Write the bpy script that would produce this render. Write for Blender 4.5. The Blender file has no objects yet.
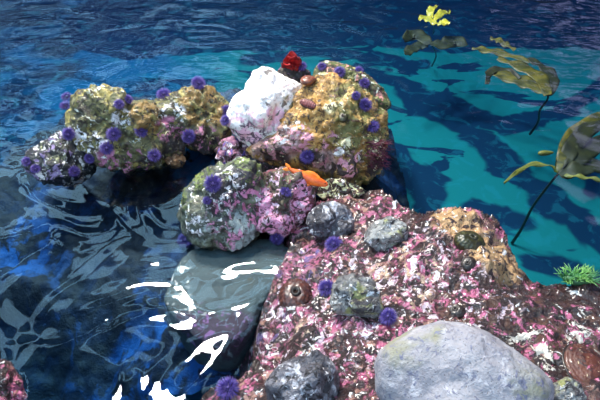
import bpy, bmesh, math, random
import numpy as np
from mathutils import Vector, Matrix
from mathutils.bvhtree import BVHTree
random.seed(7)
rng = np.random.RandomState(11)
S = bpy.context.scene
COL = S.collection

# ------------------------------------------------------------------ camera
F = 549.0
PITCH = math.radians(41)
CAM = np.array([0.0, 0.0, 1.7])
AX = np.array([1.0, 0, 0])
AU = np.array([0, math.sin(PITCH), math.cos(PITCH)])
AF = np.array([0, math.cos(PITCH), -math.sin(PITCH)])
cd = bpy.data.cameras.new('camera')
cd.sensor_width = 36
cd.lens = 36 * F / 600
cd.clip_start = 0.05
cam = bpy.data.objects.new('camera', cd)
COL.objects.link(cam)
cam.location = CAM
cam.rotation_euler = (math.pi / 2 - PITCH, 0, 0)
S.camera = cam


def ray(px, py):
    d = AF * F + AX * (px - 300) + AU * (200 - py)
    return d / np.linalg.norm(d)


def at(px, py, z=0.0):
    d = ray(px, py)
    return CAM + d * ((z - CAM[2]) / d[2])


# ------------------------------------------------------------------ numpy noise
PERM = np.random.RandomState(3).permutation(512)
GR = np.random.RandomState(5).normal(size=(512, 3))
GR /= np.linalg.norm(GR, axis=1)[:, None]


def perlin(P, seed=0):
    P = P + seed * 17.31
    I = np.floor(P).astype(np.int64)
    f = P - I
    u = f * f * f * (f * (f * 6 - 15) + 10)
    out = np.zeros(len(P))
    for dx in (0, 1):
        for dy in (0, 1):
            for dz in (0, 1):
                h = PERM[(PERM[(PERM[(I[:, 0] + dx) & 511] + I[:, 1] + dy) & 511] + I[:, 2] + dz) & 511]
                g = GR[h]
                dot = g[:, 0] * (f[:, 0] - dx) + g[:, 1] * (f[:, 1] - dy) + g[:, 2] * (f[:, 2] - dz)
                w = (u[:, 0] if dx else 1 - u[:, 0]) * (u[:, 1] if dy else 1 - u[:, 1]) * (u[:, 2] if dz else 1 - u[:, 2])
                out += dot * w
    return out


def fbm(P, scale, octs=4, seed=0, gain=0.5, ridged=False):
    o = np.zeros(len(P)); a = 1.0
    for k in range(octs):
        n = perlin(P * scale * 2 ** k, seed + k * 3)
        o += a * ((0.5 - np.abs(n) * 2) if ridged else n * 1.6)
        a *= gain
    return o


# ------------------------------------------------------------------ object helpers
def link(name, me, mat=None, parent=None):
    o = bpy.data.objects.new(name, me)
    COL.objects.link(o)
    if mat is not None and not me.materials:
        me.materials.append(mat)
    if parent is not None:
        o.parent = parent
    return o


def mesh(name, V, Fc, smooth=True):
    me = bpy.data.meshes.new(name)
    me.from_pydata([tuple(v) for v in V], [], [tuple(f) for f in Fc])
    if smooth:
        me.polygons.foreach_set('use_smooth', [True] * len(me.polygons))
    me.update()
    return me


def tag(o, label, cat, group=None, kind=None):
    o['label'] = label
    o['category'] = cat
    if group:
        o['group'] = group
    if kind:
        o['kind'] = kind
    return o


def empty(name, loc, label, cat, group=None, rot=None):
    o = bpy.data.objects.new(name, None)
    COL.objects.link(o)
    o.empty_display_size = 0.05
    o.location = loc
    if rot is not None:
        o.rotation_mode = 'QUATERNION'
        o.rotation_quaternion = rot
    return tag(o, label, cat, group)


def setorigin(o, c):
    """move a mesh's origin to c without moving the mesh"""
    o.data.transform(Matrix.Translation(-Vector(c)))
    o.location = Vector(c)


def merge(parts):
    V = []; Fc = []
    for v, f in parts:
        b = len(V)
        V += [tuple(p) for p in v]
        Fc += [tuple(i + b for i in q) for q in f]
    return V, Fc


def tube(pts, rad, seg=8, cap=True):
    pts = [np.array(p, float) for p in pts]
    n = len(pts)
    if not hasattr(rad, '__len__'):
        rad = [rad] * n
    V = []; Fc = []
    ref = np.array([0.13, 0.27, 0.95])
    for i, p in enumerate(pts):
        t = pts[min(i + 1, n - 1)] - pts[max(i - 1, 0)]
        t = t / (np.linalg.norm(t) + 1e-9)
        a = np.cross(t, ref)
        if np.linalg.norm(a) < 0.05:
            a = np.cross(t, np.array([1, 0, 0]))
        a /= np.linalg.norm(a); b = np.cross(t, a)
        for k in range(seg):
            q = 2 * math.pi * k / seg
            V.append(p + rad[i] * (a * math.cos(q) + b * math.sin(q)))
    for i in range(n - 1):
        for k in range(seg):
            k2 = (k + 1) % seg
            Fc.append((i * seg + k, i * seg + k2, (i + 1) * seg + k2, (i + 1) * seg + k))
    if cap:
        Fc.append(tuple(range(seg))[::-1]); Fc.append(tuple((n - 1) * seg + k for k in range(seg)))
    return V, Fc


def spline(pts, n):
    """Catmull-Rom through pts"""
    P = [np.array(p, float) for p in pts]
    P = [2 * P[0] - P[1]] + P + [2 * P[-1] - P[-2]]
    out = []
    m = len(P) - 3
    for i in range(n):
        u = i / (n - 1) * m
        k = min(int(u), m - 1); t = u - k
        a, b, c, d = P[k], P[k + 1], P[k + 2], P[k + 3]
        out.append(0.5 * ((2 * b) + (-a + c) * t + (2 * a - 5 * b + 4 * c - d) * t * t + (-a + 3 * b - 3 * c + d) * t ** 3))
    return out


def ribbon(pts, wid, side, thick=0.003, ruffle=0.0, seed=0):
    """a leaf or fin: a curved strip of real thickness; wid is a half-width per point, side the across direction"""
    n = len(pts)
    V = []; Fc = []
    M = 6
    for i, p in enumerate(pts):
        t = np.array(pts[min(i + 1, n - 1)]) - np.array(pts[max(i - 1, 0)])
        t = t / (np.linalg.norm(t) + 1e-9)
        s = np.array(side, float); s = s - t * s.dot(t); s /= np.linalg.norm(s) + 1e-9
        nn = np.cross(t, s)
        for sgn in (1, -1):
            for k in range(M + 1):
                u = k / M * 2 - 1
                rf = ruffle * abs(u) ** 1.5 * math.sin(i * 1.15 + seed + (2 if u > 0 else 0))
                V.append(np.array(p) + s * wid[i] * u + nn * (rf + sgn * thick * 0.5 * (1 - 0.7 * u * u)))
    R = 2 * (M + 1)
    for i in range(n - 1):
        for k in range(M):
            a = i * R + k; b = (i + 1) * R + k
            Fc.append((a, a + 1, b + 1, b))
            a += M + 1; b += M + 1
            Fc.append((a + 1, a, b, b + 1))
        for k, fl in ((0, 0), (M, 1)):
            a = i * R + k; b = (i + 1) * R + k
            q = (a, b, b + M + 1, a + M + 1)
            Fc.append(q if not fl else q[::-1])
    return V, Fc


def icos(sub):
    bm = bmesh.new()
    bmesh.ops.create_icosphere(bm, subdivisions=sub, radius=1)
    V = np.array([v.co[:] for v in bm.verts]); Fc = [tuple(v.index for v in f.verts) for f in bm.faces]
    bm.free()
    return V, Fc


# ------------------------------------------------------------------ materials
def lin(c, a=1):
    r = []
    for x in c[:3]:
        x = x / 255
        r.append(x / 12.92 if x <= 0.04045 else ((x + 0.055) / 1.055) ** 2.4)
    return tuple(r) + (a,)


class NT:
    def __init__(self, tree):
        self.t = tree; self.n = tree.nodes; self.l = tree.links

    def new(self, ty, **kw):
        nd = self.n.new(ty)
        for k, v in kw.items():
            setattr(nd, k, v)
        return nd

    def set(self, sock, v):
        if hasattr(v, 'is_output') or isinstance(v, bpy.types.NodeSocket):
            self.l.new(v, sock)
        else:
            sock.default_value = v

    def math(self, op, a, b=None, c=None, clamp=False):
        nd = self.new('ShaderNodeMath', operation=op, use_clamp=clamp)
        self.set(nd.inputs[0], a)
        if b is not None: self.set(nd.inputs[1], b)
        if c is not None: self.set(nd.inputs[2], c)
        return nd.outputs[0]

    def vmath(self, op, a, b=None):
        nd = self.new('ShaderNodeVectorMath', operation=op)
        self.set(nd.inputs[0], a)
        if b is not None: self.set(nd.inputs[1], b)
        return nd.outputs['Value'] if op in ('DISTANCE', 'LENGTH', 'DOT_PRODUCT') else nd.outputs[0]

    def mix(self, fac, a, b):
        nd = self.new('ShaderNodeMix', data_type='RGBA')
        self.set(nd.inputs[0], fac); self.set(nd.inputs[6], a); self.set(nd.inputs[7], b)
        return nd.outputs[2]

    def step(self, v, lo, hi):
        nd = self.new('ShaderNodeMapRange', interpolation_type='SMOOTHSTEP')
        self.set(nd.inputs[0], v); nd.inputs[1].default_value = lo; nd.inputs[2].default_value = hi
        return nd.outputs[0]

    def noise(self, vec, scale, det=3, rough=0.55, dist=0.0, seed=0, stretch=None, color=False):
        v = vec
        if stretch is not None or seed:
            mp = self.new('ShaderNodeMapping')
            self.l.new(v, mp.inputs[0])
            mp.inputs[1].default_value = (seed * 3.7, seed * 5.3, seed * 1.9)
            if stretch is not None:
                mp.inputs[3].default_value = stretch[:3]
                if len(stretch) > 3: mp.inputs[2].default_value = (0, 0, stretch[3])
            v = mp.outputs[0]
        nd = self.new('ShaderNodeTexNoise')
        self.l.new(v, nd.inputs['Vector'])
        nd.inputs['Scale'].default_value = scale; nd.inputs['Detail'].default_value = det
        nd.inputs['Roughness'].default_value = rough; nd.inputs['Distortion'].default_value = dist
        return nd.outputs[1 if color else 0]

    def voro(self, vec, scale, feature='F1', out=0, rand=1.0):
        nd = self.new('ShaderNodeTexVoronoi', feature=feature)
        self.l.new(vec, nd.inputs['Vector']); nd.inputs['Scale'].default_value = scale
        nd.inputs['Randomness'].default_value = rand
        return nd.outputs[out]


def newmat(name):
    m = bpy.data.materials.new(name)
    m.use_nodes = True
    t = NT(m.node_tree)
    b = t.n.get('Principled BSDF')
    return m, t, b


def region_mask(t, P, regs, seed=0, wob=0.35):
    """soft union of round regions (world centre, radius), edges broken by noise"""
    tot = None
    nz = t.noise(P, 9, 3, 0.6, 0.6, seed)
    for c, r in regs:
        d = t.vmath('DISTANCE', P, tuple(c))
        q = t.math('DIVIDE', d, r)
        q = t.math('ADD', q, t.math('MULTIPLY', t.math('SUBTRACT', nz, 0.5), wob * 2.5))
        m = t.step(q, 1.12, 0.78)
        tot = m if tot is None else t.math('MAXIMUM', tot, m)
    return tot


def rock_mat(name, base, base2, layers, rough=0.55, bump=0.5, coat=0.15, bscale=60, bscale_fac=6):
    """base/base2 mottled together, then encrusting patches one over another.
    layer: (colour, scale, threshold, softness, detail, distortion, regions or None)"""
    m, t, b = newmat(name)
    geo = t.new('ShaderNodeNewGeometry')
    P = geo.outputs['Position']
    # warp so patches have crisp ragged lobes
    wv = t.noise(P, 28, 2, 0.6, 0, 1, color=True)
    sc = t.new('ShaderNodeVectorMath', operation='SCALE'); t.l.new(t.vmath('SUBTRACT', wv, (0.5, 0.5, 0.5)), sc.inputs[0]); sc.inputs['Scale'].default_value = 0.03
    W = t.vmath('ADD', P, sc.outputs[0])
    col = t.mix(t.step(t.noise(W, bscale_fac, 5, 0.65, 0.4, 2), 0.38, 0.62), lin(base), lin(base2))
    h = t.noise(P, bscale, 5, 0.65, 0.2, 3)
    h2 = t.noise(P, bscale * 0.25, 4, 0.6, 0.3, 4)
    h = t.math('ADD', t.math('MULTIPLY', h, 0.5), h2)
    for i, L in enumerate(layers):
        c, scale, th, soft, det, dist, regs = L[:7]
        n = t.noise(W, scale, det, 0.6, dist, 7 + i * 2.3)
        f = t.step(n, th - soft, th + soft)
        if regs:
            rm = region_mask(t, P, regs, seed=i + 1)
            f = t.math('MULTIPLY', f, rm)
        # slight value variation within the patch
        c2 = t.mix(t.noise(P, scale * 3, 2, 0.6, 0, i + 20), lin(c), lin([min(255, x * 1.2 + 8) for x in c]))
        col = t.mix(f, col, c2)
        h = t.math('ADD', h, t.math('MULTIPLY', f, 0.10))
    # pores and cracks: small pits, darker in colour and lowered
    pits = t.voro(W, bscale * 1.1)
    pf = t.step(pits, 0.24, 0.10)
    col = t.mix(t.math('MULTIPLY', pf, 0.55), col, lin((45, 32, 30)))
    h = t.math('SUBTRACT', h, t.math('MULTIPLY', pf, 0.2))
    t.l.new(col, b.inputs['Base Color'])
    bp = t.new('ShaderNodeBump'); bp.inputs['Strength'].default_value = bump; bp.inputs['Distance'].default_value = 0.03
    t.l.new(h, bp.inputs['Height']); t.l.new(bp.outputs[0], b.inputs['Normal'])
    b.inputs['Roughness'].default_value = rough
    b.inputs['Coat Weight'].default_value = coat
    b.inputs['Coat Roughness'].default_value = 0.09
    return m


def simple_mat(name, c, c2=None, scale=30, rough=0.5, coat=0.0, bump=0.2, sss=0.0, stretch=None):
    m, t, b = newmat(name)
    tc = t.new('ShaderNodeTexCoord'); P = tc.outputs['Object']
    n = t.noise(P, scale, 3, 0.6, 0.3, 2, stretch=stretch)
    col = t.mix(t.step(n, 0.35, 0.65), lin(c), lin(c2 or c))
    t.l.new(col, b.inputs['Base Color'])
    bp = t.new('ShaderNodeBump'); bp.inputs['Strength'].default_value = bump; bp.inputs['Distance'].default_value = 0.004
    t.l.new(n, bp.inputs['Height']); t.l.new(bp.outputs[0], b.inputs['Normal'])
    b.inputs['Roughness'].default_value = rough
    b.inputs['Coat Weight'].default_value = coat
    if sss:
        b.inputs['Subsurface Weight'].default_value = sss
        b.inputs['Subsurface Scale'].default_value = 0.01
    return m


# ------------------------------------------------------------------ rocks
BVHS = []   # everything solid that smaller things can sit on


def add_bvh(V, Fc):
    BVHS.append(BVHTree.FromPolygons([tuple(v) for v in V], [tuple(f) for f in Fc]))


def hit(px, py, which=None):
    d = ray(px, py)
    best = None
    for bv in (BVHS if which is None else which):
        r = bv.ray_cast(Vector(CAM), Vector(d))
        if r[0] is not None and (best is None or r[3] < best[3]):
            best = r
    if best is None:
        p = at(px, py, -0.05)
        return np.array(p), np.array([0, 0, 1.0])
    n = np.array(best[1])
    if n.dot(d) > 0: n = -n
    return np.array(best[0]), n


def polar(poly2, ang):
    """distance from origin to polygon edge at each angle, smoothed"""
    P = np.array(poly2); Q = np.roll(P, -1, 0)
    R = np.zeros(len(ang))
    ca, sa = np.cos(ang), np.sin(ang)
    for (ax, ay), (bx, by) in zip(P, Q):
        ex, ey = bx - ax, by - ay
        den = ca * ey - sa * ex
        den = np.where(np.abs(den) < 1e-9, 1e-9, den)
        tt = (ax * ey - ay * ex) / den
        uu = (ax * sa - ay * ca) / den
        ok = (tt > 0) & (uu >= -1e-6) & (uu <= 1 + 1e-6)
        R = np.where(ok, np.maximum(R, tt), R)
    return R


def rock(name, outline, mat, label, zlow=-0.03, low=None, front=None, back=None, sub=6, rough=0.03, fine=0.008, seed=0,
         flat=False, power=1.0, cat='rock', group=None, facet=0.0, ridge=0.0, push=0.0):
    """a stone as thick as it is wide, whose outline is the photographed one"""
    O = np.array(outline, float)
    c = O.mean(0)
    if low is None:
        low = O[np.argmax(O[:, 1])]
    if flat:
        n = np.array([0, 0, -1.0])
        e1 = np.array([1.0, 0, 0]); e2 = np.array([0, 1.0, 0])
        C = at(c[0], c[1], zlow)
        P3 = [at(p[0], p[1], zlow) for p in O]
    else:
        n = ray(*c)
        L = at(low[0], low[1], zlow)
        C = CAM + n * ((L - CAM).dot(n) + push)
        e1 = np.cross(n, np.array([0, 0, 1.0])); e1 /= np.linalg.norm(e1)
        e2 = np.cross(e1, n)
        P3 = []
        for p in O:
            d = ray(*p)
            P3.append(CAM + d * ((C - CAM).dot(n) / d.dot(n)))
    p2 = [((q - C).dot(e1), (q - C).dot(e2)) for q in P3]
    tab = np.linspace(-math.pi, math.pi, 721)
    R = polar(p2, tab)
    k = np.hanning(13); k /= k.sum()
    Rp = np.concatenate([R[-21:-1], R, R[1:21]])
    R = np.convolve(Rp, k, 'same')[20:-20]
    size = np.mean(R)
    front = front if front is not None else size * 0.75
    back = back if back is not None else size * 1.1
    D, Fc = icos(sub)
    phi = np.arctan2(D[:, 1], D[:, 0]); s = np.sqrt(D[:, 0] ** 2 + D[:, 1] ** 2)
    dz = D[:, 2]
    if power != 1.0:     # flatter face
        s = np.sin(np.arccos(np.clip(np.sign(dz) * np.abs(dz) ** power, -1, 1)))
        s = np.sqrt(np.clip(1 - np.abs(dz) ** (2 / power), 0, 1)) if False else np.sqrt(D[:, 0] ** 2 + D[:, 1] ** 2)
        dz = np.sign(dz) * np.abs(dz) ** power
    r = np.interp(phi, tab, R) * s
    T = np.where(dz > 0, front, back)
    V = C + e1 * (r * np.cos(phi))[:, None] + e2 * (r * np.sin(phi))[:, None] - n * (dz * T)[:, None]
    N = V - C; N /= np.linalg.norm(N, axis=1)[:, None] + 1e-9
    face = np.clip(np.abs(D[:, 2]) * 1.6, 0.25, 1)     # quieter at the outline, so it holds
    disp = fbm(V, 1.3 / size * 0.5, 3, seed) * rough * 1.6 * face
    if facet:
        q = fbm(V, 0.9 / size, 2, seed + 31)
        disp += facet * (np.abs(q) - 0.3) * face
    if ridge:
        disp += ridge * fbm(V, 14, 4, seed + 7, ridged=True)
    disp += fine * fbm(V, 22, 4, seed + 11, 0.6)
    V = V + N * disp[:, None]
    me = mesh(name, V, Fc)
    o = link(name, me)
    ASSIGN.append((o, mat))
    tag(o, label, cat, group)
    add_bvh(V, Fc)
    setorigin(o, C)
    return o


class Late(str):
    pass


ASSIGN = []

# ---- heightfield rocks
def inside_sd(X, Y, poly):
    """signed distance to polygon, positive inside"""
    P = np.array(poly)[:, :2]; Q = np.roll(P, -1, 0)
    d = np.full(X.shape, 1e9); ins = np.zeros(X.shape, bool)
    for (ax, ay), (bx, by) in zip(P, Q):
        ex, ey = bx - ax, by - ay
        t = np.clip(((X - ax) * ex + (Y - ay) * ey) / (ex * ex + ey * ey + 1e-12), 0, 1)
        d = np.minimum(d, np.hypot(X - ax - t * ex, Y - ay - t * ey))
        c = ((ay > Y) != (by > Y)) & (X < (bx - ax) * (Y - ay) / (by - ay + 1e-12) + ax)
        ins ^= c
    return np.where(ins, d, -d)


def field(name, edge, inner, mat, step, slope, zmin, label, cat, seed, amp, bumps=(), kind=None, fine=0.007):
    E = np.array([at(p[0], p[1], p[2]) for p in edge])
    I = np.array([at(p[0], p[1], p[2]) for p in inner]) if inner else np.zeros((0, 3))
    ctrl = np.vstack([E, I])
    x0, y0 = E[:, 0].min() - .35, E[:, 1].min() - .1
    x1, y1 = E[:, 0].max() + .2, E[:, 1].max() + .35
    nx, ny = int((x1 - x0) / step) + 1, int((y1 - y0) / step) + 1
    X, Y = np.meshgrid(np.linspace(x0, x1, nx), np.linspace(y0, y1, ny))
    X, Y = X.ravel(), Y.ravel()
    P0 = np.stack([X, Y, np.zeros_like(X)], 1)
    Xw = X + fbm(P0, 9, 3, seed + 40) * 0.012; Yw = Y + fbm(P0, 9, 3, seed + 50) * 0.012
    sd = inside_sd(Xw, Yw, E)
    w = np.zeros_like(X); zz = np.zeros_like(X)
    for c in ctrl:
        k = 1 / ((X - c[0]) ** 2 + (Y - c[1]) ** 2 + 0.004) ** 1.5
        w += k; zz += k * c[2]
    Z = zz / w
    Z = np.where(sd < 0, Z + sd * slope, Z + 0.02 * (1 - np.exp(-sd / 0.03)) - 0.02)
    P0[:, 2] = 0
    Z += amp * fbm(P0, 4.5, 3, seed) + amp * 0.55 * fbm(P0, 13, 3, seed + 5, ridged=True)
    Z += fine * fbm(P0, 38, 3, seed + 9, 0.6)
    for (bx, by, bz, r, hh) in bumps:
        c = at(bx, by, bz)
        q = ((X - c[0]) ** 2 + (Y - c[1]) ** 2) / r ** 2
        Z += hh * np.exp(-q)
    Z = np.maximum(Z, zmin)
    V = np.stack([X, Y, Z], 1)
    Fc = []
    keep = Z > zmin + 1e-4
    for j in range(ny - 1):
        for i in range(nx - 1):
            a = j * nx + i
            q = (a, a + 1, a + nx + 1, a + nx)
            if keep[a] or keep[a + 1] or keep[a + nx] or keep[a + nx + 1]:
                Fc.append(q)
    used = np.unique(np.array(Fc).ravel())
    mp = -np.ones(len(V), int); mp[used] = np.arange(len(used))
    V = V[used]; Fc = [tuple(int(mp[i]) for i in q) for q in Fc]
    me = mesh(name, V, Fc)
    o = link(name, me)
    ASSIGN.append((o, mat))
    if kind == 'structure':
        o['kind'] = kind
    else:
        tag(o, label, cat)
    add_bvh(V, Fc)
    c = V.mean(0); setorigin(o, (c[0], c[1], 0))
    return o


FLOOR_Z = -0.75
EDGE = [(190, 420, -.02), (205, 396, -.01), (236, 384, .0), (254, 368, .01), (262, 348, .01), (258, 330, .0), (262, 312, .0), (270, 292, .01), (280, 272, .02),
        (287, 252, .02), (293, 234, .03), (302, 214, .04), (312, 200, .06), (330, 196, .06), (350, 191, .06), (375, 191, .08), (395, 199, .12), (415, 212, .15),
        (435, 213, .17), (447, 207, .19), (470, 209, .20), (490, 216, .19), (505, 231, .17), (514, 252, .14), (520, 271, .11), (535, 283, .09), (555, 287, .08),
        (575, 287, .08), (605, 279, .08), (690, 275, .08), (760, 470, .2), (190, 470, 0)]
INNER = [(340, 250, .12), (300, 300, .07), (330, 330, .12), (300, 390, .12), (400, 300, .2), (450, 350, .24), (560, 340, .18), (430, 240, .2), (480, 250, .22), (520, 310, .18),
         (600, 320, .17), (600, 400, .2), (400, 400, .2), (350, 390, .15), (390, 235, .15), (340, 215, .1)]
reef = field('encrusted_reef', EDGE, INNER, 'reef', 0.006, 3.2, FLOOR_Z, 'large reef rock crusted in mottled pink, filling the lower right', 'rock', 3, 0.036,
             bumps=[(458, 222, .2, .075, .035), (495, 255, .18, .08, .03), (350, 330, .1, .06, .03), (420, 270, .2, .08, .02), (300, 345, .06, .05, .03), (285, 300, .03, .05, .02)])

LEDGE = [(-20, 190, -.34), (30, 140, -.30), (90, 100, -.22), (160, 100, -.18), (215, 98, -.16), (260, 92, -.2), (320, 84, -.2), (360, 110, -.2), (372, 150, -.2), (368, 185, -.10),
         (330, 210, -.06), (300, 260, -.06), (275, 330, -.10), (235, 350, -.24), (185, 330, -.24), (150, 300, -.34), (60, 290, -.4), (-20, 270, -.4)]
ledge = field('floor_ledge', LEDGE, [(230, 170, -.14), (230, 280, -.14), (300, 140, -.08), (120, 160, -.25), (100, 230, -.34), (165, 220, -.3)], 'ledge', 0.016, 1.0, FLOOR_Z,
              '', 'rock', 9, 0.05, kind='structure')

# ---- boulders that break the water
rock('boulder', [(312, 80), (316, 66), (324, 61), (336, 62), (350, 66), (363, 71), (373, 80), (385, 92), (391, 106), (382, 116), (360, 112), (335, 100)], 'green',
     'green algae covered rock behind the ochre boulder, with purple urchins along its rim', zlow=0.02, low=(360, 112), seed=4, rough=0.02, facet=.04, fine=0.01, ridge=.008, front=.1, back=.25)
rock('boulder', [(229, 112), (231, 103), (237, 95), (245, 90), (249, 80), (254, 72), (262, 68), (272, 69), (279, 75), (288, 78), (300, 84), (306, 92), (303, 108), (297, 122), (288, 138), (272, 148), (252, 148), (238, 138), (230, 124)], 'white',
     'chalk white boulder with a rounded knob on top', zlow=0.06, low=(260, 148), seed=6, rough=0.022, facet=.05, fine=0.007, ridge=.006, front=.2, back=.35, push=-.02)
rock('boulder', [(296, 96), (304, 84), (318, 77), (334, 76), (348, 82), (362, 90), (374, 100), (385, 112), (391, 118), (387, 132), (386, 150), (381, 168), (366, 182), (350, 187), (334, 180), (312, 168), (290, 164), (262, 160), (246, 150), (262, 140), (282, 128), (290, 112)], 'ochre',
     'big ochre yellow boulder to the right of the chalk white one', zlow=-0.02, low=(350, 187), seed=8, rough=0.035, facet=.07, fine=0.014, ridge=.024, front=.17, back=.4)
rock('boulder', [(69, 116), (72, 100), (79, 92), (92, 89), (110, 89), (123, 94), (131, 103), (142, 101), (155, 104), (168, 113), (177, 128), (183, 143), (178, 157), (160, 167), (135, 170), (112, 168), (94, 158), (78, 144), (69, 130)], 'olive',
     'olive boulder dotted with urchins at the far left of the rock chain', zlow=-0.03, seed=12, rough=0.03, facet=.06, fine=0.016, ridge=.018, front=.14, back=.4)
rock('boulder', [(148, 104), (163, 98), (180, 92), (198, 86), (212, 88), (222, 97), (231, 108), (233, 128), (225, 145), (208, 152), (190, 146), (174, 138), (160, 122)], 'olive',
     'low olive boulder wedged between the left boulder and the chalk white one', zlow=-0.02, seed=15, rough=0.03, facet=.05, fine=0.016, ridge=.018, front=.12, back=.4)
rock('boulder', [(24, 168), (29, 152), (44, 142), (60, 133), (74, 136), (90, 148), (97, 164), (90, 178), (70, 184), (45, 182)], 'speck',
     'half sunken boulder speckled with white barnacles at the left end', zlow=-0.07, seed=17, rough=0.02, facet=.03, fine=0.012, ridge=.012, front=.06, back=.3)
rock('boulder', [(180, 214), (185, 192), (194, 178), (206, 170), (222, 166), (240, 160), (254, 164), (262, 178), (267, 200), (264, 224), (252, 240), (228, 249), (202, 247), (186, 234)], 'mound',
     'round grey green boulder with white speckles, in front of the channel', zlow=-0.03, seed=21, rough=0.03, facet=.05, fine=0.013, ridge=.018, front=.11, back=.35)
rock('boulder', [(250, 206), (255, 186), (266, 173), (284, 168), (301, 174), (313, 188), (311, 208), (300, 226), (282, 236), (262, 230)], 'ring',
     'rosy boulder ringed by a pink crust, beside the grey green one', zlow=0.0, seed=23, rough=0.02, facet=.05, fine=0.013, ridge=.02, front=.10, back=.3)
rock('stone_slab', [(164, 302), (169, 286), (178, 268), (192, 254), (215, 246), (245, 241), (275, 242), (292, 252), (288, 272), (275, 292), (258, 312), (252, 330), (236, 344), (212, 348), (192, 338), (174, 320)], 'slab',
     'flat grey slab just under the water, left of the pink reef', zlow=-0.05, seed=25, rough=0.012, fine=0.005, flat=True, front=.044, back=.25, power=.40, facet=.05)

# ---- stones lying on the reef
def on_reef(px, py, dz=-0.02):
    return hit(px, py)[0][2] + dz


rock('boulder', [(377, 366), (381, 352), (393, 340), (416, 328), (442, 322), (462, 325), (486, 334), (512, 350), (536, 367), (550, 380), (553, 396), (545, 425), (490, 450), (420, 448), (385, 420), (377, 390)], 'bgrey',
     'smooth pale grey boulder, biggest stone resting on the reef', zlow=.1, low=(420, 448), seed=31, rough=0.015, facet=.03, fine=0.0035, front=.17, back=.22, power=.8)
rock('boulder', [(267, 384), (276, 370), (296, 358), (316, 352), (328, 357), (336, 374), (341, 394), (336, 416), (300, 425), (272, 412)], 'dgrey',
     'rough dark grey stone at the bottom edge, above the lowest urchin', zlow=.05, low=(300, 425), seed=33, rough=0.015, facet=.04, fine=0.006, ridge=.006, front=.09, back=.12, power=.85)
rock('cobble', [(307, 224), (310, 212), (321, 204), (337, 203), (348, 210), (355, 221), (352, 232), (340, 239), (322, 239), (311, 233)], 'dgrey',
     'craggy grey cobble beside the orange fish, upper end of the reef', zlow=on_reef(330, 239), seed=35, rough=0.010, facet=.03, fine=0.006, ridge=.008, front=.07, back=.08, power=.8)
rock('cobble', [(363, 242), (367, 230), (377, 221), (391, 217), (402, 222), (408, 234), (407, 247), (396, 254), (378, 252)], 'mgrey',
     'grey cobble with a yellow green cap in the middle of the reef', zlow=on_reef(385, 253), seed=37, rough=0.010, facet=.03, fine=0.005, ridge=.004, front=.06, back=.08, power=.8)
rock('cobble', [(330, 302), (332, 286), (339, 277), (354, 274), (370, 279), (379, 292), (382, 308), (374, 317), (352, 316), (336, 313)], 'mgrey',
     'squarish grey cobble sitting in pink crust, above the dark bottom stone', zlow=on_reef(355, 316), seed=39, rough=0.008, facet=.03, fine=0.006, ridge=.004, front=.06, back=.08, power=.7)
rock('cobble', [(549, 398), (553, 384), (566, 378), (580, 384), (586, 398), (580, 414), (560, 416)], 'mgrey',
     'small blotchy stone in the bottom right, touching the pale grey boulder', zlow=on_reef(565, 416), seed=41, rough=0.008, facet=.02, fine=0.006, front=.03, back=.05)
rock('cobble', [(-14, 366), (0, 361), (10, 364), (20, 378), (26, 398), (20, 425), (-14, 430)], 'reef',
     'crusted rock poking from the water in the bottom left corner', zlow=-.04, seed=43, rough=0.012, facet=.03, fine=0.009, ridge=.008, front=.07, back=.3)

rock('cobble', [(277, 78), (282, 69), (291, 65), (302, 66), (310, 73), (310, 84), (294, 90), (282, 88)], 'dark',
     'dark purple cobble under the red seaweed, behind the chalk white boulder', zlow=.02, seed=59, rough=0.01, facet=.02, fine=0.01, ridge=.01, front=.05, back=.25, sub=5)
rock('cobble', [(164, 160), (167, 153), (174, 150), (181, 153), (185, 160), (181, 167), (172, 168)], 'tanc',
     'small tan cobble at the waterline, right foot of the left olive boulder', zlow=-.03, seed=51, rough=0.006, facet=.02, fine=0.008, ridge=.006, front=.04, back=.25, sub=5)
rock('cobble', [(216, 152), (222, 143), (234, 139), (246, 143), (252, 152), (247, 162), (232, 166), (220, 162)], 'rosec',
     'pink crusted cobble wedged in the channel below the chalk white boulder', zlow=-.02, seed=53, rough=0.01, facet=.03, fine=0.012, ridge=.014, front=.06, back=.3, sub=5)
rock('cobble', [(258, 160), (268, 152), (284, 152), (296, 160), (294, 172), (278, 174), (262, 170)], 'dark',
     'dark shaded cobble in the channel between chalk white and rosy boulders', zlow=-.02, seed=55, rough=0.01, facet=.03, fine=0.01, ridge=.012, front=.05, back=.3, sub=5)
rock('cobble', [(316, 190), (326, 180), (342, 180), (356, 186), (366, 192), (358, 200), (338, 200), (322, 200)], 'palec',
     'cobble with pale yellow barnacles just right of the orange fish', zlow=.02, seed=57, rough=0.01, facet=.03, fine=0.012, ridge=.012, front=.05, back=.2, sub=5)
# ---- materials of the rocks
RSURF = list(BVHS)


def reg(px, py, z, rad):
    return (hit(px, py, RSURF)[0], rad)


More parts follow.
